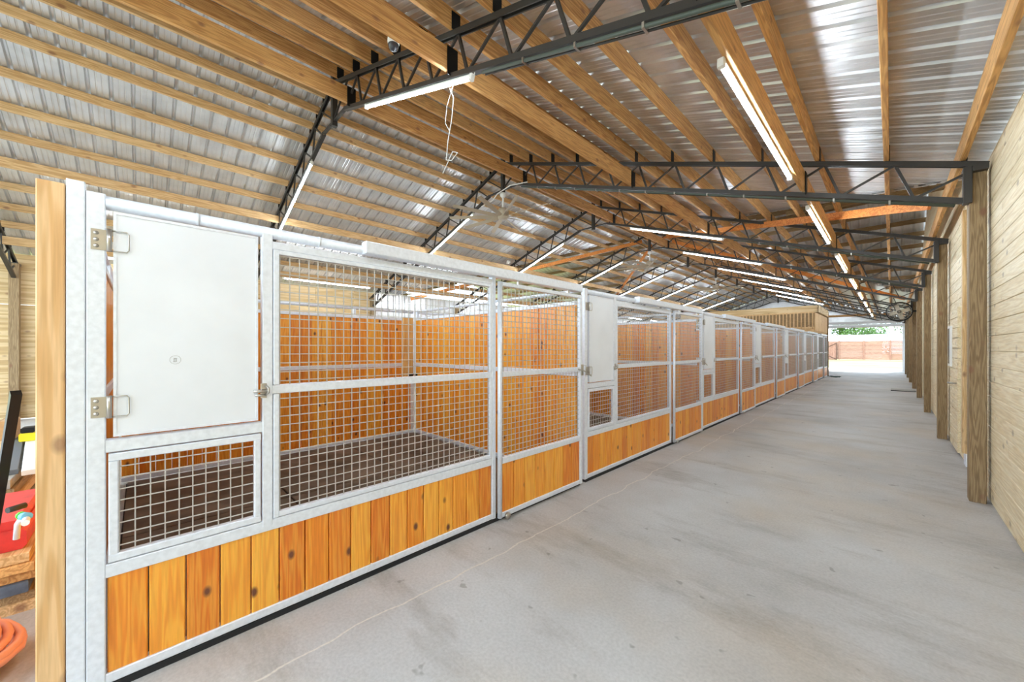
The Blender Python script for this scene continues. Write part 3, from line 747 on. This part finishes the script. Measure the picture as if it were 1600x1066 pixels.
# tap with coloured tags
r = empty('water_tap', (-2.66, -.36, .76)); tag(r, 'galvanised water tap with green and blue collars beside the timber post', 'tap')
MB().tube([(.12, .02, .03), (-.05, .0, .0), (-.16, -.03, -.03)], .012, 10).build('pipe', GALV, r)
MB().tube([(-.16, -.03, -.03), (-.20, -.045, -.06), (-.21, -.05, -.13)], .011, 10).build('spout', GALV, r)
MB().tube([(-.03, .005, .015), (-.10, -.015, .0)], .017, 10).build('blue_collar', plain('blue_collar', (.45, .75, .90), .4), r)
MB().tube([(-.11, -.02, .0), (-.16, -.03, -.01)], .017, 10).build('green_collar', plain('green_collar', (.40, .85, .25), .4), r)
MB().tube([(-.21, -.075, .01), (-.25, -.03, .01)], .014, 8).build('valve_wheel', BLACK, r)
# second pile further back with boards laid across
z = .0
nb = 0
for k in range(6):
    o = thing_box('lumber_board', (-8.3, -5.1, -1.55+.03*k, -.72-.02*(k % 3), z, z+.07), [palepine('x'), treated('x'), plain('grey_board', (.66, .65, .62), .7, 0, .2)][k % 3], f'long board of the rear lumber pile, {ORD[k]} from the bottom', 'board', .0, 'boards in the rear lumber pile'); z += .072
for k in range(6):
    y0 = -1.50+.13*k
    o = thing_box('lumber_board', (-7.9+.1*k, -5.4+.1*(k % 3), y0, y0+.10, z, z+.04), [palepine('x'), plain('dark_strip', (.36, .38, .40), .6), plain('white_trim', (.86, .86, .84), .5)][k % 3], ['pale', 'dark grey', 'white'][k % 3]+f' narrow strip laid on the rear lumber pile, {ORD[k]} from the wall side', 'board', .12, 'strips on the rear lumber pile')
r = empty('cardboard_box', (-7.2, -1.15, z+.042)); tag(r, 'small cardboard box standing on the rear lumber pile', 'box')
CB = plain('cardboard', (.80, .63, .44), .8, 0, .1)
B(-.16, .16, -.13, .13, 0, .22, .006).build('box_body', CB, r); B(-.16, .16, -.02, .02, .221, .224).build('tape', plain('tape', (.85, .75, .55), .4), r)
r = empty('tool_reel', (-6.9, -.90, z+.042)); tag(r, 'yellow and black tool reel beside the cardboard box', 'tool')
B(-.08, .08, -.06, .06, 0, .09, .01).build('yellow_base', plain('yellow_plastic', (.95, .88, .15), .4), r); B(-.07, .07, -.05, .05, .09, .15, .01).build('black_top', DARKBR, r)

# ---------------------------------------------------------------- outside: fence, gate, house, trees
r = empty('wooden_fence', (0, 66, 0)); tag(r, 'long reddish horizontal-board fence across the yard beyond the opening', 'fence')
m = MB(); z = .05
while z < 2.35:
    x = -9.7
    while x < 12: m.box(x, min(x+2.4, 12)-.01, 0, .03, z, z+.16, .004); x += 2.4
    z += .17
m.build('board_panel', redwood('x'), r)
for x in (-9.7, -7.3, -4.9, -2.5, -.1, 2.3, 4.7, 7.1): B(x-.07, x+.07, -.10, 0, 0, 2.5, .006).build('fence_post', redwood('z'), r)
g = empty('fence_gate', (-6.1, 65.86, -.05)); tag(g, 'wooden yard gate with diagonal braces left in the far opening', 'gate')
m = MB(); planks(m, 'x', -1.0, 1.0, -.02, .0, 0, 2.25, .14); m.build('gate_boards', redwood('z'), g)
DB = plain('brown_iron', (.32, .22, .18), .6)
m = MB(); m.bar((-.95, -.04, 1.1), (.9, -.04, 2.2), .05, .08); m.bar((-.95, -.04, 1.1), (.9, -.04, .1), .05, .08); m.bar((.95, -.04, 0), (.95, -.04, 2.3), .06, .08); m.build('brace', DB, g)
r = empty('neighbour_house', (-5.2, 88, 0)); tag(r, 'low white-roofed building behind the yard fence', 'building')
B(-9, 4, 0, 8, -.06, 2.6).build('wall', plain('house_wall', (.85, .84, .80), .8), r)
m = MB(); m.add([(-9.6, -.8, 2.6), (4.6, -.8, 2.6), (4.6, 4, 3.9), (-9.6, 4, 3.9), (4.6, 8.8, 2.6), (-9.6, 8.8, 2.6)], [(0, 1, 2, 3), (3, 2, 4, 5), (0, 3, 5), (1, 4, 2)]); m.build('roof', plain('white_roof', (.92, .91, .89), .6), r)
LEAF = plain('leaf', (.36, .52, .20), .7, 0, .5, 3)
def make_tree(seed, R):
    rn = random.Random(seed); r = empty('leafy_tree', (0, 0, 0))
    MB().tube([(0, 0, 0), (.1, 0, 2.5), (0, .1, 4.5)], [.28, .2, .1], 8).build('trunk', treated('z'), r)
    m = MB()
    for k in range(14):
        c0 = Vector((rn.gauss(0, R*.42), rn.gauss(0, R*.42), 4.2+rn.gauss(0, R*.38))); rr = R*rn.uniform(.3, .5)
        for q in range(190):
            d_ = Vector((rn.gauss(0, 1), rn.gauss(0, 1), rn.gauss(0, 1))).normalized()*rr*rn.uniform(.7, 1.05)
            p = c0+d_; a = Vector((rn.gauss(0, 1), rn.gauss(0, 1), rn.gauss(0, 1))).normalized(); b2 = a.orthogonal().normalized(); s_ = rn.uniform(.14, .26)
            m.add([p-a*s_, p+b2*s_*.5, p+a*s_, p-b2*s_*.5], [(0, 1, 2, 3)])
    m.build('foliage', LEAF, r); return r
tp = make_tree(1, 3.2); tk = children(tp)
for j, (x, y, s_) in enumerate(((-13.2, 105, .95), (-2.5, 105, .95), (8.2, 105, .95), (-8, 122, 1.3), (6, 122, 1.3))):
    o = tp if j == 0 else copy_tree(tp, None, tk)
    o.location = (x, y, -.1); o.scale = (s_,)*3; o.rotation_euler = (0, 0, j*1.3)
    tag(o, ['leafy tree behind the left end of the white-roofed building', 'leafy tree behind the middle of the white-roofed building', 'leafy tree to the right of the white-roofed building', 'taller tree behind the others, left of the far opening', 'taller tree behind the others, right of the far opening'][j], 'tree', 'trees beyond the yard')
